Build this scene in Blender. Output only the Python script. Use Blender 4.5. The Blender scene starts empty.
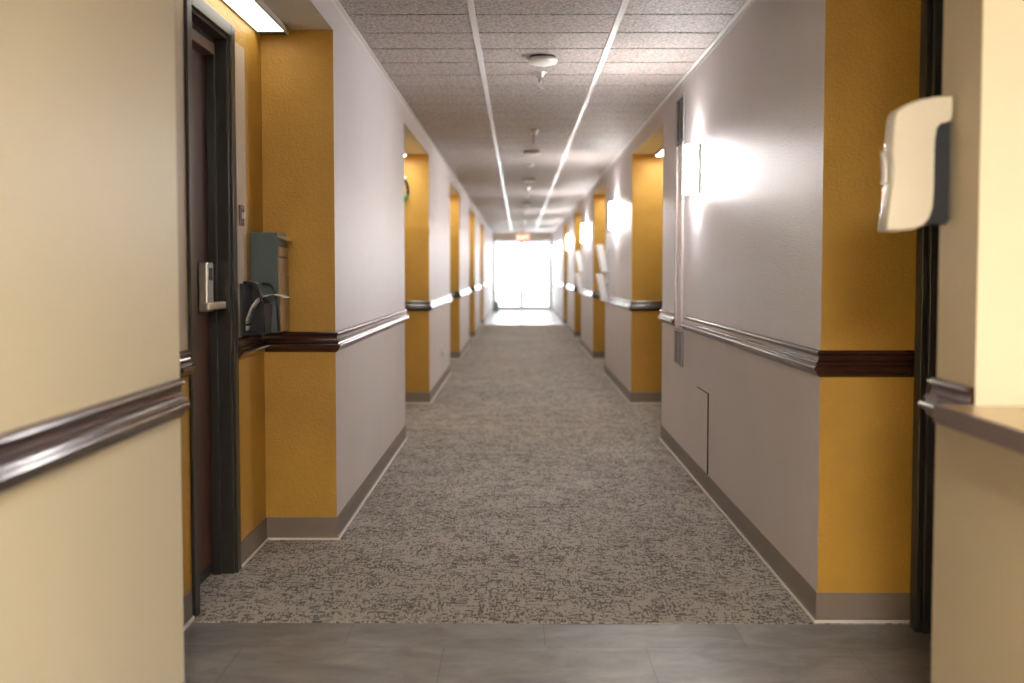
import bpy, math, random
from mathutils import Vector, Matrix
random.seed(7)
S = bpy.context.scene
C = S.collection
PI = math.pi

# ------------------------------------------------------------------ materials
def nodes(name):
    m = bpy.data.materials.new(name); m.use_nodes = True
    nt = m.node_tree
    return m, nt, nt.nodes['Principled BSDF']

def N(nt, typ, **kw):
    n = nt.nodes.new(typ)
    for k, v in kw.items():
        if k in n.inputs: n.inputs[k].default_value = v
        else: setattr(n, k, v)
    return n

def mat(name, col, rough=.5, metal=0., bump=0., scale=100., var=0., vscale=2., dist=.002, stretch=None, spec=.5, coat=0., detail=3., rvar=0.):
    m, nt, b = nodes(name)
    L = nt.links.new
    b.inputs['Base Color'].default_value = (*col, 1)
    b.inputs['Roughness'].default_value = rough
    b.inputs['Metallic'].default_value = metal
    b.inputs['Specular IOR Level'].default_value = spec
    b.inputs['Coat Weight'].default_value = coat
    b.inputs['Coat Roughness'].default_value = .12
    tc = N(nt, 'ShaderNodeTexCoord')
    mp = N(nt, 'ShaderNodeMapping')
    if stretch: mp.inputs['Scale'].default_value = stretch
    L(tc.outputs['Object'], mp.inputs['Vector'])
    if bump > 0:
        n = N(nt, 'ShaderNodeTexNoise', Scale=scale, Detail=detail, Roughness=.55)
        L(mp.outputs[0], n.inputs['Vector'])
        bp = N(nt, 'ShaderNodeBump', Strength=bump, Distance=dist)
        L(n.outputs['Fac'], bp.inputs['Height']); L(bp.outputs[0], b.inputs['Normal'])
    if var > 0:
        n2 = N(nt, 'ShaderNodeTexNoise', Scale=vscale, Detail=4., Roughness=.6)
        L(mp.outputs[0], n2.inputs['Vector'])
        r = N(nt, 'ShaderNodeValToRGB')
        r.color_ramp.elements[0].position = .3; r.color_ramp.elements[1].position = .7
        r.color_ramp.elements[0].color = (*[c*(1-var) for c in col], 1)
        r.color_ramp.elements[1].color = (*[min(1, c*(1+var)) for c in col], 1)
        L(n2.outputs['Fac'], r.inputs[0]); L(r.outputs[0], b.inputs['Base Color'])
        if rvar:
            mr = N(nt, 'ShaderNodeMapRange'); mr.inputs['From Min'].default_value = .3; mr.inputs['From Max'].default_value = .7
            mr.inputs['To Min'].default_value = rough-rvar; mr.inputs['To Max'].default_value = rough+rvar
            L(n2.outputs['Fac'], mr.inputs['Value']); L(mr.outputs[0], b.inputs['Roughness'])
    return m

def emit(name, col, s, base=(.8, .8, .8)):
    m, nt, b = nodes(name)
    b.inputs['Base Color'].default_value = (*base, 1)
    b.inputs['Emission Color'].default_value = (*col, 1)
    b.inputs['Emission Strength'].default_value = s
    return m

M = {}
M['upper'] = mat('pearl_wall_paint', (.74, .70, .715), .40, bump=1., scale=130, var=.03, vscale=1.5, dist=.006, spec=.45)
M['lower'] = mat('taupe_wall_paint', (.62, .565, .54), .5, bump=.12, scale=150, var=.03, vscale=2, dist=.003)
M['ochre'] = mat('ochre_wall_paint', (.48, .262, .036), .48, bump=.9, scale=85, var=.10, vscale=3, dist=.004)
M['cream'] = mat('cream_wall_paint', (.83, .74, .54), .45, bump=.10, scale=90, var=.02, vscale=2, dist=.003)
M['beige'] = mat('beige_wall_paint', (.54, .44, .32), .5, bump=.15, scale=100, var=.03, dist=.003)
M['cream_shaded'] = mat('shaded_cream_paint', (.47, .385, .25), .42, bump=.15, scale=110, var=.03, dist=.003)  # cream paint darkened for the corridor faces that get only bounce light
M['soffit'] = mat('soffit_paint', (.60, .57, .51), .6, bump=.08, scale=120, dist=.003)
M['rail'] = mat('mahogany_rail', (.045, .017, .012), .16, var=.2, vscale=12, stretch=(1, 1, 5), coat=.4)
M['base'] = mat('taupe_rubber_base', (.205, .165, .135), .42, var=.05, vscale=6)
M['caulk'] = mat('pale_caulk', (.76, .71, .65), .5)
M['black'] = mat('black_door_frame', (.026, .025, .022), .32, bump=.1, scale=60, var=.15)
M['leaf'] = mat('dark_brown_door', (.085, .036, .026), .36, bump=.15, scale=18, var=.3, vscale=9, stretch=(4, 4, .5))
M['chrome'] = mat('brushed_chrome', (.80, .78, .74), .30, metal=1.)
M['steel'] = mat('steel_grey', (.42, .42, .42), .35, metal=.9)
M['boxgrey'] = mat('slate_grey_metal', (.085, .115, .125), .42, bump=.06, scale=200)
M['boxfront'] = mat('tan_metal', (.34, .22, .11), .35)
M['dark'] = mat('dark_charcoal', (.018, .020, .024), .4)
M['cable'] = mat('black_rubber', (.010, .010, .012), .35)
M['paper'] = mat('white_paper', (.78, .78, .76), .6)
M['white'] = mat('white_enamel', (.78, .77, .75), .35)
M['tbar'] = mat('white_grid_bar', (.85, .85, .85), .25)
M['groove'] = mat('ceiling_groove', (.06, .05, .042), .8)
M['dispenser'] = mat('cream_plastic', (.76, .70, .58), .22, coat=.2)
M['dispback'] = mat('navy_black_plastic', (.012, .015, .021), .4)
M['plate'] = mat('brown_switch_plate', (.10, .05, .035), .35)
M['ledgefront'] = mat('mauve_brown_edge', (.115, .078, .072), .3, var=.12, vscale=8)
M['ledgetop'] = mat('tan_counter_top', (.42, .30, .15), .22, var=.05)
M['grille'] = mat('grey_vent_metal', (.42, .41, .42), .32, metal=.6)
M['channel'] = mat('pinkish_grey_channel', (.56, .50, .50), .25, metal=.3)
M['grille_dark'] = mat('vent_shadow_box', (.03, .03, .03), .7)
M['alum'] = mat('anodised_frame', (.28, .26, .24), .35, metal=.5)
M['bin'] = mat('blue_grey_plastic', (.16, .25, .31), .5)
M['concrete'] = mat('outdoor_concrete', (.65, .65, .62), .8, var=.06)
M['red'] = emit('red_sign_face', (1, .10, .02), 1.6, (.8, .1, .05))
M['letter'] = emit('white_letters', (1, .75, .6), 2.5)
M['green'] = mat('green_plastic', (.05, .35, .18), .4)
M['tubes'] = emit('fluorescent_lens', (1.0, .95, .82), 4.5)
M['tubes_fresh'] = emit('bright_fluorescent_lens', (.97, 1.0, .93), 32)
M['sconce'] = emit('sconce_lens', (1.0, .95, .93), 82)
M['troffer'] = emit('fill_lens', (1.0, .93, .84), 98)  # added lamp behind the camera, out of view, lights the near walls
M['office'] = emit('office_lens', (1.0, .86, .70), 13)

# ribbed lens bump
def ribs(m, s):
    nt = m.node_tree; b = nt.nodes['Principled BSDF']; L = nt.links.new
    tc = N(nt, 'ShaderNodeTexCoord')
    w = N(nt, 'ShaderNodeTexWave', bands_direction='Y', Scale=s)
    L(tc.outputs['Object'], w.inputs['Vector'])
    mr = N(nt, 'ShaderNodeMapRange'); mr.inputs['To Min'].default_value = .55; mr.inputs['To Max'].default_value = 1.
    mm = N(nt, 'ShaderNodeMath', operation='MULTIPLY'); mm.inputs[1].default_value = b.inputs['Emission Strength'].default_value
    L(w.outputs['Fac'], mr.inputs['Value']); L(mr.outputs[0], mm.inputs[0]); L(mm.outputs[0], b.inputs['Emission Strength'])
ribs(M['tubes'], 12); ribs(M['tubes_fresh'], 12)

# ceiling tile: fissured white with grain, semi gloss
def tile_mat():
    m, nt, b = nodes('ceiling_tile'); L = nt.links.new
    tc = N(nt, 'ShaderNodeTexCoord')
    n = N(nt, 'ShaderNodeTexNoise', Scale=75., Detail=3., Roughness=.65)
    L(tc.outputs['Object'], n.inputs['Vector'])
    r = N(nt, 'ShaderNodeValToRGB')
    r.color_ramp.elements[0].position = .36; r.color_ramp.elements[0].color = (.23, .195, .17, 1)
    r.color_ramp.elements[1].position = .60; r.color_ramp.elements[1].color = (.55, .50, .475, 1)
    L(n.outputs['Fac'], r.inputs[0]); L(r.outputs[0], b.inputs['Base Color'])
    b.inputs['Roughness'].default_value = .55
    bp = N(nt, 'ShaderNodeBump', Strength=.9, Distance=.005)
    L(n.outputs['Fac'], bp.inputs['Height']); L(bp.outputs[0], b.inputs['Normal'])
    return m
M['tile'] = tile_mat()

def carpet_mat():
    m, nt, b = nodes('woven_carpet'); L = nt.links.new
    tc = N(nt, 'ShaderNodeTexCoord')
    def nz(sc, scale, detail=2., rough=.5):
        mp = N(nt, 'ShaderNodeMapping'); mp.inputs['Scale'].default_value = sc
        L(tc.outputs['Object'], mp.inputs['Vector'])
        n = N(nt, 'ShaderNodeTexNoise', Scale=scale, Detail=detail, Roughness=rough)
        L(mp.outputs[0], n.inputs['Vector']); return n.outputs['Fac']
    def step(x, a, c):
        r = N(nt, 'ShaderNodeMapRange'); r.inputs['From Min'].default_value = a; r.inputs['From Max'].default_value = c
        L(x, r.inputs['Value']); return r.outputs[0]
    def mth(op, a, c):
        q = N(nt, 'ShaderNodeMath', operation=op)
        for i, v in enumerate((a, c)):
            if isinstance(v, (int, float)): q.inputs[i].default_value = v
            else: L(v, q.inputs[i])
        return q.outputs[0]
    def cell(w, h, seed):
        v = N(nt, 'ShaderNodeVectorMath', operation='SNAP'); v.inputs[1].default_value = (w, h, 1)
        ad = N(nt, 'ShaderNodeVectorMath', operation='ADD'); ad.inputs[1].default_value = (seed, seed*.37, 0)
        L(tc.outputs['Object'], ad.inputs[0]); L(ad.outputs[0], v.inputs[0])
        q = N(nt, 'ShaderNodeTexWhiteNoise', noise_dimensions='2D'); L(v.outputs[0], q.inputs['Vector']); return q.outputs['Value']
    def lt(x, y): return mth('LESS_THAN', x, y)
    z1 = mth('MULTIPLY', step(nz((4.5, 8, 1), 1., 3., .75), .36, .68), mth('ADD', mth('MULTIPLY', cell(.09, .045, 3.1), .55), .35))
    z2 = mth('MULTIPLY', step(nz((8, 4, 1), 1., 3., .75), .36, .68), mth('ADD', mth('MULTIPLY', cell(.045, .09, 8.7), .55), .35))
    d1 = lt(cell(.0050, .017, 0.), mth('ADD', mth('MULTIPLY', z1, .62), .04))
    d2 = lt(cell(.020, .0050, 5.), mth('ADD', mth('MULTIPLY', z2, .5), .02))
    d = mth('MAXIMUM', mth('MULTIPLY', d1, .85), d2)
    fine = step(nz((210, 210, 1), 1., 1.), .35, .65)
    mx = N(nt, 'ShaderNodeMix', data_type='RGBA')
    mx.inputs['A'].default_value = (.52, .47, .425, 1); mx.inputs['B'].default_value = (.085, .072, .062, 1)
    L(mth('MULTIPLY', d, .85), mx.inputs['Factor'])
    mx2 = N(nt, 'ShaderNodeMix', data_type='RGBA', blend_type='MULTIPLY')
    mx2.inputs['Factor'].default_value = 1.
    L(mx.outputs['Result'], mx2.inputs['A'])
    rr = N(nt, 'ShaderNodeMapRange'); rr.inputs['To Min'].default_value = .62; rr.inputs['To Max'].default_value = 1.12
    L(fine, rr.inputs['Value']); L(rr.outputs[0], mx2.inputs['B'])
    big = nz((.9, .9, 1), 1., 3.)
    mx3 = N(nt, 'ShaderNodeMix', data_type='RGBA', blend_type='MULTIPLY'); mx3.inputs['Factor'].default_value = 1.
    r3 = N(nt, 'ShaderNodeMapRange'); r3.inputs['From Min'].default_value = .3; r3.inputs['From Max'].default_value = .7
    r3.inputs['To Min'].default_value = .88; r3.inputs['To Max'].default_value = 1.08
    L(big, r3.inputs['Value']); L(mx2.outputs['Result'], mx3.inputs['A']); L(r3.outputs[0], mx3.inputs['B'])
    L(mx3.outputs['Result'], b.inputs['Base Color'])
    b.inputs['Roughness'].default_value = .85; b.inputs['Specular IOR Level'].default_value = .25
    bp = N(nt, 'ShaderNodeBump', Strength=.6, Distance=.004)
    L(mth('SUBTRACT', fine, d), bp.inputs['Height']); L(bp.outputs[0], b.inputs['Normal'])
    return m
M['carpet'] = carpet_mat()

def vinyl_mat(name, c1, c2, rough):
    m, nt, b = nodes(name); L = nt.links.new
    tc = N(nt, 'ShaderNodeTexCoord')
    mp = N(nt, 'ShaderNodeMapping'); mp.inputs['Location'].default_value = (.23, .095, 0)
    L(tc.outputs['Object'], mp.inputs['Vector'])
    br = N(nt, 'ShaderNodeTexBrick')
    br.inputs['Color1'].default_value = (*c1, 1); br.inputs['Color2'].default_value = (*c2, 1)
    br.inputs['Mortar'].default_value = (*[c*.55 for c in c1], 1)
    br.inputs['Scale'].default_value = 1.; br.inputs['Mortar Size'].default_value = .0012
    br.inputs['Brick Width'].default_value = .62; br.inputs['Row Height'].default_value = .31
    br.offset = .5
    L(mp.outputs[0], br.inputs['Vector'])
    n = N(nt, 'ShaderNodeTexNoise', Scale=1., Detail=6., Roughness=.65, Distortion=.6)
    mp2 = N(nt, 'ShaderNodeMapping'); mp2.inputs['Scale'].default_value = (5, 10, 1)
    L(tc.outputs['Object'], mp2.inputs['Vector']); L(mp2.outputs[0], n.inputs['Vector'])
    r = N(nt, 'ShaderNodeMapRange'); r.inputs['From Min'].default_value = .3; r.inputs['From Max'].default_value = .7
    r.inputs['To Min'].default_value = .62; r.inputs['To Max'].default_value = 1.3
    L(n.outputs['Fac'], r.inputs['Value'])
    mx = N(nt, 'ShaderNodeMix', data_type='RGBA', blend_type='MULTIPLY'); mx.inputs['Factor'].default_value = 1.
    L(br.outputs['Color'], mx.inputs['A']); L(r.outputs[0], mx.inputs['B'])
    L(mx.outputs['Result'], b.inputs['Base Color'])
    b.inputs['Roughness'].default_value = rough
    bp = N(nt, 'ShaderNodeBump', Strength=.25, Distance=.002)
    L(n.outputs['Fac'], bp.inputs['Height']); L(bp.outputs[0], b.inputs['Normal'])
    return m
M['vinyl'] = vinyl_mat('grey_vinyl_plank', (.19, .18, .18), (.25, .238, .228), .34)
M['paletile'] = vinyl_mat('pale_entrance_tile', (.62, .62, .60), (.66, .65, .63), .3)

def glass_mat():
    m, nt, b = nodes('door_glass')
    b.inputs['Base Color'].default_value = (.97, .99, 1, 1)
    b.inputs['Transmission Weight'].default_value = 1.
    b.inputs['Roughness'].default_value = 0.
    b.inputs['IOR'].default_value = 1.45
    return m
M['glass'] = glass_mat()

# ------------------------------------------------------------------ mesh helpers
class MB:
    def __init__(s): s.v = []; s.f = []; s.m = []; s.sm = []
    def poly(s, pts, mi=0, smooth=False):
        b = len(s.v); s.v += [tuple(p) for p in pts]; s.f.append(tuple(range(b, b+len(pts)))); s.m.append(mi); s.sm.append(smooth)
    def box(s, x0, x1, y0, y1, z0, z1, mi=0, faces=None):
        """faces: dict of side -> material index, sides -x +x -y +y -z +z"""
        b = len(s.v)
        s.v += [(x, y, z) for z in (z0, z1) for y in (y0, y1) for x in (x0, x1)]
        q = {'-x': (0, 4, 6, 2), '+x': (1, 3, 7, 5), '-y': (0, 1, 5, 4), '+y': (2, 6, 7, 3), '-z': (0, 2, 3, 1), '+z': (4, 5, 7, 6)}
        for k, f in q.items():
            s.f.append(tuple(b+i for i in f)); s.m.append((faces or {}).get(k, mi)); s.sm.append(False)
        return s
    def prism(s, pts, axis, a, c, mi=0, smooth=False):
        """extrude 2D outline along axis from a to c. axis x: pts=(y,z); y: pts=(x,z); z: pts=(x,y)"""
        def P(p, t): return {'x': (t, p[0], p[1]), 'y': (p[0], t, p[1]), 'z': (p[0], p[1], t)}[axis]
        b = len(s.v); n = len(pts)
        s.v += [P(p, a) for p in pts] + [P(p, c) for p in pts]
        for i in range(n):
            j = (i+1) % n
            s.f.append((b+i, b+j, b+n+j, b+n+i)); s.m.append(mi); s.sm.append(smooth)
        s.f.append(tuple(b+i for i in reversed(range(n)))); s.m.append(mi); s.sm.append(False)
        s.f.append(tuple(b+n+i for i in range(n))); s.m.append(mi); s.sm.append(False)
        return s
    def tube(s, pts, r, seg=10, mi=0):
        pts = [Vector(p) for p in pts]; b = len(s.v); n = len(pts)
        up = Vector((0, 0, 1))
        prev = None
        for i, p in enumerate(pts):
            t = (pts[min(i+1, n-1)]-pts[max(i-1, 0)]).normalized()
            if prev is None:
                a = t.cross(up)
                if a.length < .1: a = t.cross(Vector((1, 0, 0)))
            else: a = prev - t*prev.dot(t)
            a.normalize(); c = t.cross(a); prev = a
            rr = r[i] if isinstance(r, (list, tuple)) else r
            for k in range(seg):
                g = 2*PI*k/seg
                s.v.append(tuple(p + a*math.cos(g)*rr + c*math.sin(g)*rr))
        for i in range(n-1):
            for k in range(seg):
                k2 = (k+1) % seg
                s.f.append((b+i*seg+k, b+i*seg+k2, b+(i+1)*seg+k2, b+(i+1)*seg+k)); s.m.append(mi); s.sm.append(True)
        s.f.append(tuple(b+k for k in reversed(range(seg)))); s.m.append(mi); s.sm.append(False)
        s.f.append(tuple(b+(n-1)*seg+k for k in range(seg))); s.m.append(mi); s.sm.append(False)
        return s
    def lathe(s, prof, cx=0, cy=0, seg=28, mi=0):
        b = len(s.v); n = len(prof)
        for r, z in prof:
            for k in range(seg):
                g = 2*PI*k/seg; s.v.append((cx+r*math.cos(g), cy+r*math.sin(g), z))
        for i in range(n-1):
            for k in range(seg):
                k2 = (k+1) % seg
                s.f.append((b+i*seg+k, b+i*seg+k2, b+(i+1)*seg+k2, b+(i+1)*seg+k)); s.m.append(mi); s.sm.append(True)
        s.f.append(tuple(b+k for k in range(seg))); s.m.append(mi); s.sm.append(False)
        s.f.append(tuple(b+(n-1)*seg+k for k in range(seg))); s.m.append(mi); s.sm.append(False)
        return s
    def sweep(s, path, prof, side, mis=None, closed_prof=True):
        """prof: list of (projection, z) ; side +1: normal on the right of travel"""
        b = len(s.v); n = len(path); k = len(prof)
        dirs = []
        for i in range(n-1):
            d = Vector((path[i+1][0]-path[i][0], path[i+1][1]-path[i][1])).normalized()
            dirs.append(Vector((d.y, -d.x))*side)
        for i, p in enumerate(path):
            n1 = dirs[max(i-1, 0)]; n2 = dirs[min(i, n-2)]
            m = (n1+n2)/(1+n1.dot(n2))
            for (q, z) in prof: s.v.append((p[0]+m.x*q, p[1]+m.y*q, z))
        for i in range(n-1):
            for j in range(k):
                j2 = (j+1) % k
                s.f.append((b+i*k+j, b+i*k+j2, b+(i+1)*k+j2, b+(i+1)*k+j)); s.m.append(mis[j] if mis else 0); s.sm.append(False)
        s.f.append(tuple(b+j for j in reversed(range(k)))); s.m.append(0); s.sm.append(False)
        s.f.append(tuple(b+(n-1)*k+j for j in range(k))); s.m.append(0); s.sm.append(False)
        return s
    def build(s, name, mats, parent=None, bevel=0., seg=2, kind=None, offset=(0, 0, 0)):
        me = bpy.data.meshes.new(name)
        o3 = Vector(offset)
        me.from_pydata([tuple(Vector(v)-o3) for v in s.v], [], s.f)
        if not isinstance(mats, (list, tuple)): mats = [mats]
        for m in mats: me.materials.append(M[m] if isinstance(m, str) else m)
        for p, mi, sm in zip(me.polygons, s.m, s.sm): p.material_index = mi; p.use_smooth = sm
        import bmesh
        bm = bmesh.new(); bm.from_mesh(me); bmesh.ops.recalc_face_normals(bm, faces=bm.faces); bm.to_mesh(me); bm.free()
        o = bpy.data.objects.new(name, me); C.objects.link(o)
        if parent is not None: o.parent = parent
        else: o.location = offset
        if bevel:
            md = o.modifiers.new('bevel', 'BEVEL'); md.width = bevel; md.segments = seg; md.limit_method = 'ANGLE'; md.angle_limit = .6
            md.harden_normals = False
        if kind: o['kind'] = kind
        return o

def thing(name, label, cat, loc, rz=0, group=None, kind=None):
    o = bpy.data.objects.new(name, None); C.objects.link(o)
    o.location = loc; o.rotation_euler = (0, 0, rz); o.empty_display_size = .05
    if kind: o['kind'] = kind
    if label: o['label'] = label
    if cat: o['category'] = cat
    if group: o['group'] = group
    return o
def tag(o, label, cat, group=None):
    o['label'] = label; o['category'] = cat
    if group: o['group'] = group
    return o
def dup(root, loc, rz=0, label=None):
    r = root.copy(); C.objects.link(r); r.location = loc; r.rotation_euler = (0, 0, rz)
    if label: r['label'] = label
    for ch in list(root.children):
        c = ch.copy(); C.objects.link(c); c.parent = r
        for g in list(ch.children):
            d = g.copy(); C.objects.link(d); d.parent = c
    return r

# ------------------------------------------------------------------ dimensions
XL, XR = -.781, .978            # corridor walls
RL, RR = -1.085, 1.285          # recess side walls
BL, BR = -1.65, 1.85           # back of the wall blocks
ZC, ZS = 2.29, 2.165           # ceiling, soffit
YE = 29.4                      # end wall
ZR = .85                       # paint split under the rail
Lsec = [(4.22, 6.80), (8.65, 11.28), (13.08, 15.68), (17.50, 20.05), (21.90, YE)]
Rsec = [(3.225, 6.80), (8.66, 11.30), (13.12, 15.70), (17.53, 20.08), (21.93, YE)]
YNL, YNR = 2.508, 2.262         # ends of the near walls
XNL, XNR = -.86, .95

# ------------------------------------------------------------------ floor
b = MB(); b.box(-2, 4.2, -3.2, 3.211, -.06, 0); b.build('floor', 'vinyl', kind='structure')
b = MB(); b.box(-2, 2, 3.211, 21.7, -.06, .003); b.build('floor', 'carpet', kind='structure')
b = MB(); b.box(-2, 2, 21.7, YE+.2, -.06, .001); b.build('floor', 'paletile', kind='structure')
b = MB(); b.box(-12, 12, YE+.2, 60, -.1, -.01); b.build('ground', 'concrete', kind='structure')

# ------------------------------------------------------------------ walls
WM = ['upper', 'lower', 'ochre', 'cream', 'beige', 'soffit', 'cream_shaded']
def section(b, xi, xo, y0, y1, side):
    """solid block between two recesses, corridor face two paints, returns ochre"""
    face = '+x' if side < 0 else '-x'
    lo, hi = min(xi, xo), max(xi, xo)
    b.box(lo, hi, y0, y1, 0, ZR, 2, {face: 1})
    b.box(lo, hi, y0, y1, ZR, ZC, 2, {face: 0})
def soffit(b, xi, xo, y0, y1, side):
    face = '+x' if side < 0 else '-x'
    b.box(min(xi, xo), max(xi, xo), y0, y1, ZS, ZC, 5, {face: 0})
def sidewall(b, xr, xo, y0, y1, z0=0, z1=ZS, mi=2, face=None):
    b.box(min(xr, xo), max(xr, xo), y0, y1, z0, z1, mi, face)

b = MB()
b.box(BL, XNL, -3, YNL, 0, ZC, 3)
soffit(b, XL, BL, YNL, Lsec[0][0], -1)
# first recess side wall with two door openings
DA, DB = (2.62, 3.075), (3.295, 3.748)
HD = 2.03
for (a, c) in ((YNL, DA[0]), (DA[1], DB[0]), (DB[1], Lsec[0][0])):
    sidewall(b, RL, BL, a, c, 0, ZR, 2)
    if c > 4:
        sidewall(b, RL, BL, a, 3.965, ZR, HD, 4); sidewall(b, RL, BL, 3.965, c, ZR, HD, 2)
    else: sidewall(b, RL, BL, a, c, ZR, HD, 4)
sidewall(b, RL, BL, YNL, Lsec[0][0], HD, ZS, 2)
for i, (a, c) in enumerate(Lsec):
    section(b, XL, BL, a, c, -1)
    if i < len(Lsec)-1:
        soffit(b, XL, BL, c, Lsec[i+1][0], -1)
        sidewall(b, RL, BL, c, Lsec[i+1][0])
b.box(BL, BL+.05, DA[0], DB[1], 0, HD, 2)
b.build('wall_left', WM, kind='structure')

b = MB()
# short stub wall beside the pass-through, and the half wall below the counter
b.box(XNR, 4.0, 2.07, YNR, 0, ZC, 3, {'-x': 6})
b.box(XNR, XNR+.12, -3, 2.07, 0, .833, 3, {'-x': 6})
b.box(XNR, XNR+.12, -3, 2.07, 2.14, ZC, 3)
b.box(XNR, XNR+.12, -3, -1.2, .833, 2.14, 3)
soffit(b, XR, BR, YNR, Rsec[0][0], 1)
DR = (2.42, 3.14)
for (a, c) in ((YNR, DR[0]), (DR[1], Rsec[0][0])): sidewall(b, RR, BR, a, c, 0, HD, 2)
sidewall(b, RR, BR, YNR, Rsec[0][0], HD, ZS, 2)
b.box(BR-.05, BR, DR[0], DR[1], 0, HD, 2)
for i, (a, c) in enumerate(Rsec):
    section(b, XR, BR, a, c, 1)
    if i < len(Rsec)-1:
        soffit(b, XR, BR, c, Rsec[i+1][0], 1)
        sidewall(b, RR, BR, c, Rsec[i+1][0])
b.build('wall_right', WM, kind='structure')
b = MB(); b.box(4.0, 4.1, -3, 2.27, 0, ZC, 0); b.build('wall_office', 'cream', kind='structure')
b = MB(); b.box(-1.65, 4.1, -3.1, -3, 0, ZC, 0); b.build('wall_back', 'cream', kind='structure')
# end wall with the double glass doors
DX0, DX1, DH = -.775, .97, 2.115
b = MB(); b.box(BL, DX0, YE, YE+.2, 0, ZC); b.box(DX1, BR, YE, YE+.2, 0, ZC); b.box(DX0, DX1, YE, YE+.2, DH, ZC)
b.build('wall_end', 'beige', kind='structure')

# ------------------------------------------------------------------ ceiling
b = MB()
b.box(-2, 4.2, -3.1, 3.0, ZC+.008, ZC+.08, 0)
b.box(-2, 2, 3.0, YE+.2, ZC+.008, ZC+.08, 0)
y = 4.461-.3385*4
cols = [(XL-.1, -.2155), (-.1985, .4395), (.4565, XR+.1)]
while y < YE:
    for (x0, x1) in cols: b.box(x0, x1, y+.011, min(y+.3335, YE), ZC, ZC+.01, 1)
    y += .3385
y = 4.461-.3385*4
while y > -3:
    y -= .3385
    for (x0, x1) in [(XNL-.1, -.2155), (-.1985, .4395), (.4565, XNR)]: b.box(x0, x1, max(y+.0025, -3), y+.336, ZC, ZC+.01, 1)
    b.box(XNR, 4.0, max(y+.0025, -3), min(y+.336, 2.1), ZC, ZC+.01, 1)
b.build('ceiling', ['groove', 'tile'], kind='structure')
n = 0
for x in (-.207, .448):
    n += 1
    b = MB(); b.box(x-.0145, x+.0145, -3, YE, ZC-.005, ZC+.004); b.build('trim_%d' % n, 'tbar', kind='structure', bevel=.001, seg=1)
for (x, sgn) in ((XL, 1), (XR, -1)):
    n += 1
    b = MB()
    lo, hi = sorted((x, x+sgn*.022)); b.box(lo, hi, 2.6, YE, ZC-.004, ZC+.004)
    lo, hi = sorted((x, x+sgn*.003)); b.box(lo, hi, 2.6, YE, ZC-.022, ZC-.004)
    b.build('trim_%d' % n, 'white', kind='structure')

# ------------------------------------------------------------------ chair rails
ZT = .897
def arc(cx, cz, rad, a0, a1, k=6):
    return [(cx+rad*math.cos(math.radians(a0+(a1-a0)*i/k)), cz+rad*math.sin(math.radians(a0+(a1-a0)*i/k))) for i in range(k+1)]
RP = [(0, 0), (.006, .002), (.012, .008), (.017, .016), (.020, .0215)] + arc(.020, .0300, .0080, -80, 75, 8) + [(.0175, .0395)] \
   + arc(.0130, .0465, .0065, -55, 75, 7) + [(.0120, .0545), (.0095, .0580), (.0080, .0630), (.0078, .0680), (.0090, .0725)] \
   + arc(.0095, .0795, .0055, -75, 80, 7) + [(.0080, .0885), (0, .0885)]
RP = [(p, ZT-.0885+z) for p, z in RP]
def rail(path, side, dz=0, sz=1.):
    global n
    n += 1
    b = MB(); pr = [(p*(1+(sz-1)*.5), ZT+dz-(ZT-z)*sz) for p, z in RP]
    k0 = len(b.v)
    dirs = []
    for i in range(len(path)-1):
        d = Vector((path[i+1][0]-path[i][0], path[i+1][1]-path[i][1])).normalized(); dirs.append(Vector((d.y, -d.x))*side)
    def ring(i, nn):
        n1 = dirs[max(i-1, 0)]; n2 = dirs[min(i, len(dirs)-1)]; m = (n1+n2)/(1+n1.dot(n2)); q = len(b.v)
        for p, z in pr: b.v.append((path[i][0]+m.x*p, path[i][1]+m.y*p, z))
        return q
    k = len(pr)
    for i in range(len(path)-1):
        a, c = ring(i, 0), ring(i+1, 0)
        for j in range(k):
            j2 = (j+1) % k
            b.f.append((a+j, a+j2, c+j2, c+j)); b.m.append(0); b.sm.append(False)
        if i == 0: b.f.append(tuple(a+j for j in reversed(range(k)))); b.m.append(0); b.sm.append(False)
        if i == len(path)-2: b.f.append(tuple(c+j for j in range(k))); b.m.append(0); b.sm.append(False)
    o = b.build('trim_%d' % n, 'rail', kind='structure')
    return o
rail([(XNL, -2.9), (XNL, YNL-.012)], 1, -.015, 1.14)
rail([(RL, 3.12), (RL, 3.24)], 1)
P = [(RL, 3.80), (RL, Lsec[0][0])]
for i, (a, c) in enumerate(Lsec):
    P += [(XL, a), (XL, c)]
    if i < len(Lsec)-1: P += [(RL, c), (RL, Lsec[i+1][0])]
Lp = P
rail([p for p in P], 1)
VY = (5.90, 6.20)
P1 = [(RR, 3.205), (RR, Rsec[0][0]), (XR, Rsec[0][0]), (XR, VY[0]-.03)]
rail(P1[1:], -1)
P = [(XR, VY[1]+.02)]
for i, (a, c) in enumerate(Rsec):
    if i: P += [(XR, a)]
    P += [(XR, c)]
    if i < len(Rsec)-1: P += [(RR, c), (RR, Rsec[i+1][0])]
rail(P, -1)
rail([(XNR, 2.07), (XNR, YNR), (1.22, YNR)], -1, .014, 1.1)

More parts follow.
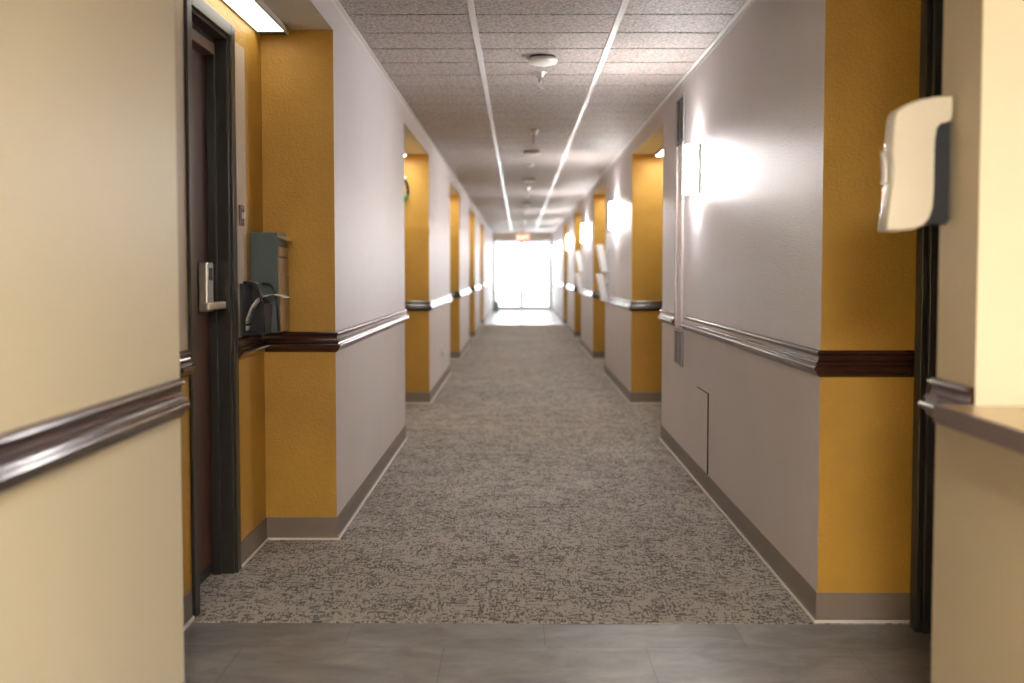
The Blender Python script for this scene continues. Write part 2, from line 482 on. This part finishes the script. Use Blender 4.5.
# ------------------------------------------------------------------ baseboards
BP = [(0, .1), (.003, .1), (.004, .098), (.004, .022), (.005, .015), (.008, .0125), (.012, .012), (.012, .0), (0, 0)]
BMI = [0, 0, 0, 0, 0, 1, 1, 1, 1]
def base(name, path, side):
    b = MB(); b.sweep(path, BP, side, BMI); b.build(name, ['base', 'caulk'], kind='structure')
base('baseboard_left', [(XNL, -2.9), (XNL, YNL), (RL, YNL), (RL, 2.56)], 1)
base('baseboard_left', [(RL, 3.12), (RL, 3.24)], 1)
base('baseboard_left', [(RL, 3.80)] + Lp[1:], 1)
P = [(RR, 3.19), (RR, Rsec[0][0])]
for i, (a, c) in enumerate(Rsec):
    P += [(XR, a), (XR, c)]
    if i < len(Rsec)-1: P += [(RR, c), (RR, Rsec[i+1][0])]
base('baseboard_right', P[1:], -1)
base('baseboard_right', [(XNR, -2.9), (XNR, YNR), (RR-.05, YNR)], -1)

# ------------------------------------------------------------------ recess doors (structure)
def recess_door(num, xw, sgn, y0, y1, depth=.10, lock=None, closer=False, cw=.05, proud=.012):
    """xw wall plane, sgn +1 when the corridor lies towards +x"""
    root = thing('door_%d' % num, None, None, (xw, (y0+y1)/2, 0), kind='structure')
    ox, oy = xw, (y0+y1)/2
    def bx(b, x0, x1, a, c, z0, z1, mi=0):
        lo, hi = sorted((x0, x1)); b.box(lo-ox, hi-ox, a-oy, c-oy, z0, z1, mi)
    f = MB()
    A = xw+sgn*proud; D = xw-sgn*depth
    st = .018
    for (a, c, s) in ((y0-cw+.004, y0+.004, 1), (y1-.004, y1+cw-.004, -1)):
        bx(f, A, xw-sgn*.0, a, c, 0, HD+cw-.005)             # casing face
    bx(f, A, xw, y0+.004, y1-.004, HD-.004, HD+cw-.005)
    bx(f, xw, D-sgn*.06, y0-.0, y0+.016, 0, HD)             # jamb reveals
    bx(f, xw, D-sgn*.06, y1-.016, y1+.0, 0, HD)
    bx(f, xw, D-sgn*.06, y0+.016, y1-.016, HD-.016, HD)
    bx(f, xw-sgn*.045, D, y1-.03, y1-.016, 0, HD-.016)      # stop on far jamb
    bx(f, xw-sgn*.045, D, y0+.016, y0+.03, 0, HD-.016)
    bx(f, xw-sgn*.045, D, y0+.03, y1-.03, HD-.032, HD-.016)
    f.build('frame', 'black', root, bevel=.003)
    l = MB(); bx(l, D, D-sgn*.044, y0+.018, y1-.018, .012, HD-.018)
    leaf = l.build('door_leaf', 'leaf', root, bevel=.002)
    k = MB(); bx(k, D+sgn*.002, D, y0+.03, y1-.03, .012, .05); k.build('kick_strip', 'dark', leaf)
    if closer:
        k = MB(); bx(k, D+sgn*.050, D, y0+.03, y0+.37, HD-.088, HD-.046)
        k.box(*sorted((D+sgn*.03-ox, D+sgn*.012-ox)), y0+.10-oy, y1-.05-oy, HD-.042, HD-.034)
        k.build('door_closer', 'plate', leaf, bevel=.004)
    if lock is not None:
        k = MB(); bx(k, D+sgn*.034, D, lock, lock+.075, 1.005, 1.185)
        e = k.build('lock_housing', 'chrome', leaf, bevel=.006)
        k = MB()
        k.tube([(D+sgn*.024-ox, lock+.04-oy, 1.03), (D+sgn*.075-ox, lock+.04-oy, 1.03)], .011, 14)
        bx(k, D+sgn*.086, D+sgn*.062, lock-.15, lock+.055, 1.016, 1.042)
        k.build('lever_handle', 'chrome', leaf, bevel=.005)
        k = MB(); bx(k, D+sgn*.037, D+sgn*.033, lock+.02, lock+.055, 1.12, 1.165); k.build('card_slot', 'dark', leaf, bevel=.001)
    return root
recess_door(1, RL, 1, *DA)
recess_door(2, RL, 1, *DB, depth=.078, lock=3.60, closer=True)
recess_door(3, RR, -1, *DR, cw=.05, proud=.02)

# ------------------------------------------------------------------ end doors
root = thing('door_4', None, None, (0, YE+.06, 0), kind='structure')
f = MB(); w = .05
f.box(DX0, DX0+w, -.05, .05, 0, DH); f.box(DX1-w, DX1, -.05, .05, 0, DH); f.box(DX0+w, DX1-w, -.05, .05, DH-w, DH)
f.box(.055, .085, -.05, .05, 0.0, DH-w)
f.build('frame', 'alum', root, bevel=.004)
for (a, c, hs) in ((DX0+w+.004, .051, -1), (.089, DX1-w-.004, 1)):
    l = MB(); s = .045
    l.box(a, a+s, -.022, .022, .01, DH-w-.006); l.box(c-s, c, -.022, .022, .01, DH-w-.006)
    l.box(a+s, c-s, -.022, .022, .01, .13); l.box(a+s, c-s, -.022, .022, DH-w-.056, DH-w-.006)
    lf = l.build('door_leaf', 'alum', root, bevel=.003)
    g = MB(); g.box(a+s, c-s, -.003, .003, .13, DH-w-.056); g.build('glass_pane', 'glass', lf)
    h = MB(); hx = c-s*.5 if hs < 0 else a+s*.5
    h.tube([(hx, -.02, .95), (hx, -.07, .95), (hx, -.07, 1.2), (hx, -.02, 1.2)], .010, 8); h.build('pull_handle', 'chrome', lf)

# ------------------------------------------------------------------ counter ledge
ld = thing('counter_ledge', 'brown edged counter ledge running under the pass-through opening on the right', 'counter', (XNR, .4, .833))
b = MB(); b.box(.878-XNR, 1.30-XNR, -1.6, 1.66, .0, .04); b.build('counter_top', 'ledgetop', ld, bevel=.002)
b = MB(); b.box(.872-XNR, .878-XNR, -1.6, 1.69, -.0, .041); b.box(.878-XNR, -.001, 1.66, 1.69, 0, .041); b.build('edge_band', 'ledgefront', ld, bevel=.002)

# ------------------------------------------------------------------ paper / soap dispenser
d = thing('soap_dispenser', 'cream plastic wall dispenser with dark back, above the counter ledge at right', 'dispenser', (XNR, 2.18, 0))
FY = 2.182
def uv(u, v):   # measured side outline on the plane of the dispenser's near side, converted to metres
    p = math.atan(.045); ya = math.atan(7/995)
    fw = Vector((-math.sin(ya)*math.cos(p), math.cos(ya)*math.cos(p), -math.sin(p))); rt = Vector((math.cos(ya), math.sin(ya), 0)); up = rt.cross(fw)
    r = fw + rt*((u-512)/995) - up*((v-316.8)/995); t = FY/r.y
    return (r.x*t, 1.15+r.z*t)
cov = [(953.5, 95), (940, 95.2), (922, 98), (905, 104), (896, 110), (893.5, 118), (892, 135), (891, 150), (891.5, 165), (890.5, 185), (888, 205), (884.5, 230.5),
       (897, 231.5), (914, 230), (923, 226.5), (929, 220), (932.5, 210), (934, 190), (934.5, 160), (935, 140), (937, 127), (941, 122), (948, 120.5), (952, 118), (953.5, 112)]
pc = [(x-XNR, z) for x, z in (uv(*q) for q in cov)]
pc = [(min(x, -.0), z) for x, z in pc]
W = .06
pc = [(x+.004 if x < -.11 else x, z) for x, z in pc]
b = MB()
# rounded cover: inset outline at both sides
def inset(pts, k):
    cx = sum(p[0] for p in pts)/len(pts); cz = sum(p[1] for p in pts)/len(pts)
    return [(p[0]+(cx-p[0])*k*(0 if p[0] > -.004 else 1), p[1]+(cz-p[1])*k) for p in pts]
loops = [(inset(pc, .045), 0.), (inset(pc, .012), .005), (pc, .014), (pc, W-.014), (inset(pc, .012), W-.005), (inset(pc, .045), W)]
base_i = 0
for pts, yy in loops: b.v += [(p[0], yy, p[1]) for p in pts]
k = len(pc)
for i in range(len(loops)-1):
    for j in range(k):
        j2 = (j+1) % k
        b.f.append((i*k+j, i*k+j2, (i+1)*k+j2, (i+1)*k+j)); b.m.append(0); b.sm.append(True)
b.f.append(tuple(range(k))); b.m.append(0); b.sm.append(False)
b.f.append(tuple((len(loops)-1)*k+i for i in range(k))); b.m.append(0); b.sm.append(False)
b.build('cover', 'dispenser', d)
bk = [(x-XNR, z) for x, z in (uv(*q) for q in [(952.5, 118), (940, 121), (935, 130), (933, 180), (931, 215), (925, 224), (947, 224.5), (950.5, 219)])]
bk = [(min(x, 0), z) for x, z in bk]
b = MB(); b.prism(bk, 'y', .008, W-.008); b.build('back_housing', 'dispback', d, bevel=.002)
b = MB(); q = [(x-XNR, z) for x, z in (uv(*q) for q in [(890, 148), (886.5, 150), (888, 162), (888, 175), (887, 183), (891.5, 183), (892, 165)])]
b.prism(q, 'y', .018, W-.018); b.build('push_bar', 'chrome', d, bevel=.0015)

# ------------------------------------------------------------------ left recess fittings
s = thing('light_switch', 'brown switch plate with pale toggle on the wall beside the black door frame', 'switch', (RL, 3.885, 1.37))
b = MB(); b.box(0, .006, -.030, .030, -.040, .040); b.build('plate', 'plate', s, bevel=.002)
b = MB(); b.box(.006, .016, -.006, .006, -.012, .012); b.box(.006, .008, -.004, .004, .028, .034); b.build('toggle', 'paper', s, bevel=.001)

BX = thing('drop_box', 'slate grey metal drop box on the recess wall standing above the chair rail', 'box', (RL, 4.01, .905))
b = MB(); b.box(0, .112, 0, .15, 0, .405); b.build('body', 'boxgrey', BX, bevel=.003)
b = MB(); b.box(.112, .121, .004, .146, .004, .300); b.build('door_panel', 'boxfront', BX, bevel=.002)
b = MB(); b.box(.112, .121, .004, .146, .308, .345); b.build('upper_panel', 'boxfront', BX, bevel=.002)
b = MB(); b.prism([(.112, .385), (.145, .372), (.146, .376), (.112, .395)], 'y', .006, .144); b.build('slot_flap', 'chrome', BX)
b = MB(); b.tube([(.12, .125, .235), (.126, .125, .235)], .006, 12); b.build('key_lock', 'steel', BX)

RK = thing('wall_rack', 'dark wall rack with two looping black cables, beside the slate grey drop box', 'rack', (RL, 3.86, .905))
b = MB(); b.box(0, .012, 0, .13, 0, .20)
b.prism([(.012, 0), (.085, 0), (.095, .12), (.088, .12), (.078, .008), (.012, .008)], 'y', .0, .13)
b.prism([(.012, .004), (.082, .004), (.092, .12), (.012, .195)], 'y', .122, .13)
b.build('tray', 'dark', RK, bevel=.001)
def arch(x0, x1, y, h, yy2):
    return [(x0+(x1-x0)*(math.sin(t*PI/2))**.8 if t < 1 else x1, y+(yy2-y)*t, h(t)) for t in [i/14 for i in range(15)]]
b = MB(); pts = []
for i in range(17):
    t = i/16; a = PI*t
    pts.append((.012+.078*t**.7+.012*math.sin(a), .01, .195*(1-t**2.6)+.004*math.sin(a)+.008))
b.tube(pts, .0060, 8); b.build('cable', 'cable', RK)
b = MB(); pts = []
for i in range(17):
    t = i/16; a = PI*t
    pts.append((.060+.066*t**.7+.010*math.sin(a), .105, .190*(1-t**2.6)+.008))
b.tube(pts, .0060, 8); b.build('cable', 'cable', RK)
b = MB(); b.tube([(.012, .06, .197), (.03, .05, .205), (.055, .06, .197)], .006, 8); b.build('clip', 'steel', RK)

pp = MB(); sp = []
for i in range(19):
    t = i/18
    a_ = min(1, t/.62)*PI/2
    x = .010+.085*(1-math.cos(a_)) + .075*max(0, t-.62)/.38
    z = .140*math.sin(a_) + .006*math.sin(max(0, t-.62)/.38*PI) - .008*max(0, t-.62)/.38
    sp.append((x, z))
th = .0015
for i in range(18):
    (x0, z0), (x1, z1) = sp[i], sp[i+1]
    pp.poly([(x0, .02, z0), (x1, .02, z1), (x1, .10, z1), (x0, .10, z0)], 0, True)
po = pp.build('paper_sheet', 'paper', offset=(0, 0, 0)); po.location = (RL, 3.875, .918)
md = po.modifiers.new('t', 'SOLIDIFY'); md.thickness = .002
tag(po, 'white paper sheet curling out of the dark wall rack', 'paper')

# ------------------------------------------------------------------ fluorescent strips in the recesses
def strip(yc, ln, label):
    r = thing('strip_light', label, 'light', (0, 0, 0), group='strip lights under the recess soffits')
    b = MB(); b.box(-.058, .058, -ln/2, ln/2, -.012, 0); b.box(-.062, -.055, -ln/2, ln/2, -.028, -.012); b.box(.055, .062, -ln/2, ln/2, -.028, -.012)
    b.build('housing', 'soffit', r)
    b = MB(); b.box(-.054, .054, -ln/2+.05, ln/2-.05, -.027, -.0125); b.build('lens', 'tubes', r, bevel=.003)
    for sgn in (-1, 1):
        b = MB(); a, c = sorted((sgn*ln/2, sgn*(ln/2-.048))); b.box(-.054, .054, a, c, -.029, -.0125); b.build('end_cap', 'dark', r)
    return r
s0 = strip(0, 1.05, 'ribbed strip light above the nearest dark door on the left'); s0.location = (RL+.064, 3.66, ZS)
ords = ['second', 'third', 'fourth', 'fifth']
for i in range(4):
    y = Lsec[i+1][0]-.60
    dup(s0, (RL+.064, y, ZS), 0, 'strip light under the soffit of the %s recess along the left wall' % ords[i])
    y = Rsec[i+1][0]-.60
    dup(s0, (RR-.064, y, ZS), 0, 'strip light under the soffit of the %s recess along the right wall' % ords[i])

fresh = None
for o in bpy.data.objects:
    if o.name.startswith('lens') and o.parent and o.parent.name.startswith('strip_light') and o.parent is not s0:
        if fresh is None: fresh = o.data.copy(); fresh.materials[0] = M['tubes_fresh']
        o.data = fresh
# ------------------------------------------------------------------ sconces
sc = thing('wall_sconce', 'lit wall sconce nearest the viewer beside the tall vent strip', 'sconce', (XR, 5.49, 1.71), group='wall sconces along the right wall')
b = MB(); b.box(-.012, 0, -.105, .105, -.134, .134)
b.box(-.016, -.012, -.104, -.099, -.134, .134); b.box(-.016, -.012, .099, .104, -.134, .134)
b.build('bracket', 'white', sc, bevel=.001)
b = MB(); ol = [(-.013, -.096)]
for i in range(13):
    a = PI*i/12
    ol.append((-.013-.062*math.sin(a)**.6, -.096*math.cos(a)))
ol.append((-.013, .096))
b.prism(ol[1:-1], 'z', -.129, .129, smooth=True); b.build('diffuser', 'sconce', sc)
for y, t in ((10.0, 'second wall sconce, on the wall past the second right recess'), (14.4, 'third wall sconce from the viewer, on the third wall section'),
             (18.8, 'fourth wall sconce from the viewer, far down the right wall'), (23.2, 'fifth wall sconce from the viewer, near the bright entrance'),
             (27.4, 'last wall sconce before the bright glass doors')):
    dup(sc, (XR, y, 1.71), 0, t)

# ------------------------------------------------------------------ tall vent strip on the right wall
v = thing('vent_strip', 'tall grey vent strip with upper and lower grilles on the right wall behind the sconce', 'vent', (XR, (VY[0]+VY[1])/2, 0))
def grille(z0, z1, nm):
    b = MB(); b.box(-.004, 0, -.13, .13, z0, z1, 1)
    b.box(-.012, -.004, -.145, -.125, z0, z1); b.box(-.012, -.004, .125, .145, z0, z1)
    b.box(-.012, -.004, -.125, .125, z0, z0+.012); b.box(-.012, -.004, -.125, .125, z1-.012, z1)
    b.box(-.011, -.004, -.006, .006, z0+.012, z1-.012)
    z = z0+.022
    while z < z1-.02:
        b.prism([(-.004, z), (-.011, z-.004), (-.011, z-.001), (-.004, z+.003)], 'y', -.125, .125); z += .014
    b.build(nm, ['grille', 'grille_dark'], v)
grille(1.925, 2.20, 'upper_grille'); grille(.585, .80, 'lower_grille')
b = MB(); b.box(-.014, 0, -.125, -.085, .82, 1.92); b.box(-.014, 0, .085, .125, .82, 1.92); b.box(-.006, 0, -.085, .085, .82, 1.92)
b.build('channel', 'channel', v, bevel=.001)
for z in (1.25, 1.28, 1.85, .93):
    b = MB(); b.tube([(-.013, -.105, z), (-.017, -.105, z)], .005, 10); b.build('screw', 'steel', v)

a = thing('access_panel', 'small flush access panel low on the right wall above the baseboard', 'panel', (XR, 5.27, .315))
b = MB(); b.box(-.004, 0, -.155, .155, -.205, .205); b.build('cover', 'lower', a, bevel=.001)
b = MB(); b.box(-.006, 0, -.162, -.156, -.21, .21); b.box(-.0045, 0, -.156, .162, .206, .209); b.build('edge_gap', 'grille_dark', a)

# ------------------------------------------------------------------ tilted literature holders
def holder(y, z, label):
    h = thing('leaflet_holder', label, 'holder', (XR, y, z), group='tilted white leaflet holders')
    b = MB(); b.prism([(-.130, .145), (-.065, .152), (-.014, -.140), (-.070, -.152)], 'y', -.12, .12)
    b.build('pocket', 'white', h, bevel=.003)
    b = MB(); b.box(-.012, 0, -.10, .10, -.15, .10); b.prism([(-.012, -.02), (-.05, -.01), (-.05, .03), (-.012, .05)], 'y', -.012, .012)
    b.build('bracket', 'grille', h)
    return h
h0 = holder(10.95, 1.30, 'nearer tilted white holder, upper of its pair on the right wall')
for y, z, t in ((10.95, .985, 'nearer tilted white holder, lower of its pair on the right wall'), (15.1, 1.31, 'farther tilted white holder, upper of its pair on the right wall'),
                (15.1, .985, 'farther tilted white holder, lower of its pair on the right wall')):
    dup(h0, (XR, y, z), 0, t)

# ------------------------------------------------------------------ ceiling fittings
XM = .12
de = thing('smoke_detector', 'round white smoke detector nearest the viewer on the ceiling', 'detector', (XM+.005, 5.33, ZC), group='smoke detectors along the ceiling')
b = MB(); b.lathe([(.070, 0), (.072, -.006), (.070, -.012)], seg=32); b.build('base_ring', 'groove', de)
b = MB(); b.lathe([(.078, -.012), (.080, -.022), (.074, -.034), (.050, -.042), (.001, -.044)], seg=32); b.build('cover', 'white', de)
for y, t in ((9.45, 'second smoke detector down the corridor ceiling'), (12.3, 'third smoke detector down the corridor ceiling'), (16.6, 'fourth smoke detector down the corridor ceiling')):
    dup(de, (XM, y, ZC), 0, t)
sp = thing('sprinkler_head', 'metal ceiling sprinkler just behind the nearest smoke detector', 'sprinkler', (XM, 5.75, ZC), group='sprinkler heads along the ceiling')
b = MB(); b.lathe([(.040, 0), (.040, -.004), (.032, -.010), (.024, -.034), (.020, -.036)], seg=24); b.build('escutcheon', 'chrome', sp)
b = MB(); b.tube([(0, 0, -.034), (0, 0, -.058)], .009, 12)
b.tube([(.006, 0, -.056), (.015, 0, -.070), (.006, 0, -.088)], .0028, 8); b.tube([(-.006, 0, -.056), (-.015, 0, -.070), (-.006, 0, -.088)], .0028, 8)
b.tube([(0, 0, -.058), (0, 0, -.088)], .0025, 8); b.build('frame_arms', 'steel', sp)
b = MB(); b.lathe([(.020, -.088), (.020, -.091), (.004, -.094)], seg=16); b.build('deflector', 'steel', sp)
for y, t in ((8.05, 'second sprinkler head, in front of the second smoke detector'), (10.6, 'third sprinkler head down the corridor ceiling'),
             (13.4, 'fourth sprinkler head down the corridor ceiling'), (15.0, 'fifth sprinkler head down the corridor ceiling'), (18.6, 'sixth sprinkler head down the corridor ceiling'),
             (22.5, 'seventh sprinkler head, nearest the exit sign')):
    dup(sp, (XM, y, ZC), 0, t)

# ------------------------------------------------------------------ exit sign
ex = thing('exit_sign', 'red exit sign hanging before the bright entrance doors', 'sign', (.11, 27.2, ZC))
b = MB(); b.box(-.15, .15, -.022, .022, -.30, -.115); b.build('face', 'red', ex, bevel=.004)
b = MB(); b.box(-.06, .06, -.03, .03, -.02, 0); b.tube([(0, 0, -.02), (0, 0, -.116)], .008, 10); b.build('bracket', 'white', ex)
cu = bpy.data.curves.new('t', 'FONT'); cu.body = 'EXIT'; cu.size = .17; cu.align_x = 'CENTER'; cu.align_y = 'CENTER'; cu.extrude = .002
to = bpy.data.objects.new('tmp', cu); C.objects.link(to)
dg = bpy.context.evaluated_depsgraph_get(); me = bpy.data.meshes.new_from_object(to.evaluated_get(dg))
bpy.data.objects.remove(to); me.materials.clear(); me.materials.append(M['letter'])
lo = bpy.data.objects.new('lettering', me); C.objects.link(lo); lo.parent = ex; lo.rotation_euler = (PI/2, 0, 0); lo.location = (0, -.024, -.2075)

# ------------------------------------------------------------------ waste bin
wb = thing('waste_bin', 'blue grey waste bin on the floor left of the glass doors', 'bin', (-.655, 28.8, .001))
b = MB(); b.prism([(-.085, -.085), (.085, -.085), (.085, .085), (-.085, .085)], 'z', 0, .29); 
b.v = [(x*(1 if z > .1 else .82), y*(1 if z > .1 else .82), z) for x, y, z in b.v]; b.build('body', 'bin', wb, bevel=.01)
b = MB(); b.box(-.092, .092, -.092, .092, .29, .31); b.build('rim', 'bin', wb, bevel=.006)

# ------------------------------------------------------------------ outlet with plugged device, left wall; round fixture in second recess
o = thing('wall_outlet', 'small white outlet low on the second left wall section', 'outlet', (XL, 9.95, .36))
b = MB(); b.box(0, .006, -.036, .036, -.058, .058); b.build('plate', 'white', o, bevel=.002)
b = MB(); b.box(.006, .045, -.028, .028, -.052, -.004); b.build('plug', 'paper', o, bevel=.004)
g = thing('wall_ornament', 'green and black round ornament on the ochre wall of the second left recess', 'ornament', (-1.035, 8.65, 1.86))
b = MB(); pts = [(.075*math.cos(t*2*PI/20), -.014, .105*math.sin(t*2*PI/20)) for t in range(21)]
b.tube(pts, .013, 8); b.build('ring', 'dark', g)
b = MB(); b.tube([(.075*math.cos(t), -.026, .105*math.sin(t)) for t in [-1.5+i*.16 for i in range(8)]], .012, 8); b.build('leaf_spray', 'green', g)
b = MB(); b.tube([(.02+.012*i, -.024, .112-.004*i) for i in range(4)], .014, 8); b.build('bow', 'paper', g)

# ------------------------------------------------------------------ added fill light behind the camera, office ceiling light
def troffer(x, y, sx, sy, m, label):
    t = thing('ceiling_light', label, 'light', (x, y, ZC))
    b = MB(); w = .03
    b.box(-sx/2, sx/2, -sy/2, -sy/2+w, -.02, 0); b.box(-sx/2, sx/2, sy/2-w, sy/2, -.02, 0); b.box(-sx/2, -sx/2+w, -sy/2+w, sy/2-w, -.02, 0); b.box(sx/2-w, sx/2, -sy/2+w, sy/2-w, -.02, 0)
    b.build('frame', 'white', t)
    b = MB(); b.box(-sx/2+w, sx/2-w, -sy/2+w, sy/2-w, -.014, -.001); b.build('lens', m, t)
troffer(.12, -1.1, .6, 1.2, 'troffer', 'added ceiling light behind the camera, unseen, brightening the near walls')
troffer(2.3, .9, 1.2, .6, 'office', 'long ceiling light in the room behind the counter')

# ------------------------------------------------------------------ world, portal
w = bpy.data.worlds.new('world'); S.world = w; w.use_nodes = True
bg = w.node_tree.nodes['Background']; bg.inputs['Color'].default_value = (.93, .97, 1, 1); bg.inputs['Strength'].default_value = 7
pl = bpy.data.lights.new('daylight_portal', 'AREA'); pl.shape = 'RECTANGLE'; pl.size = 1.75; pl.size_y = 2.1; pl.cycles.is_portal = True
po_ = bpy.data.objects.new('daylight_portal', pl); C.objects.link(po_); po_.location = (.1, YE+.25, 1.05); po_.rotation_euler = (-PI/2, 0, 0)

# ------------------------------------------------------------------ camera
cd = bpy.data.cameras.new('camera'); cam = bpy.data.objects.new('camera', cd); C.objects.link(cam)
cd.sensor_width = 36; cd.lens = 995/1024*36
cd.shift_y = -24.7/1024
cam.location = (0, 0, 1.15); cam.rotation_euler = (PI/2-math.atan(.045), 0, math.atan(7/995))
cd.clip_start = .05; cd.clip_end = 200
cd.dof.use_dof = True; cd.dof.focus_distance = 4.0; cd.dof.aperture_fstop = 1.7
S.camera = cam
vs = S.view_settings; vs.view_transform = 'Standard'; vs.look = 'None'; vs.gamma = 1; vs.use_curve_mapping = False; vs.exposure = .36
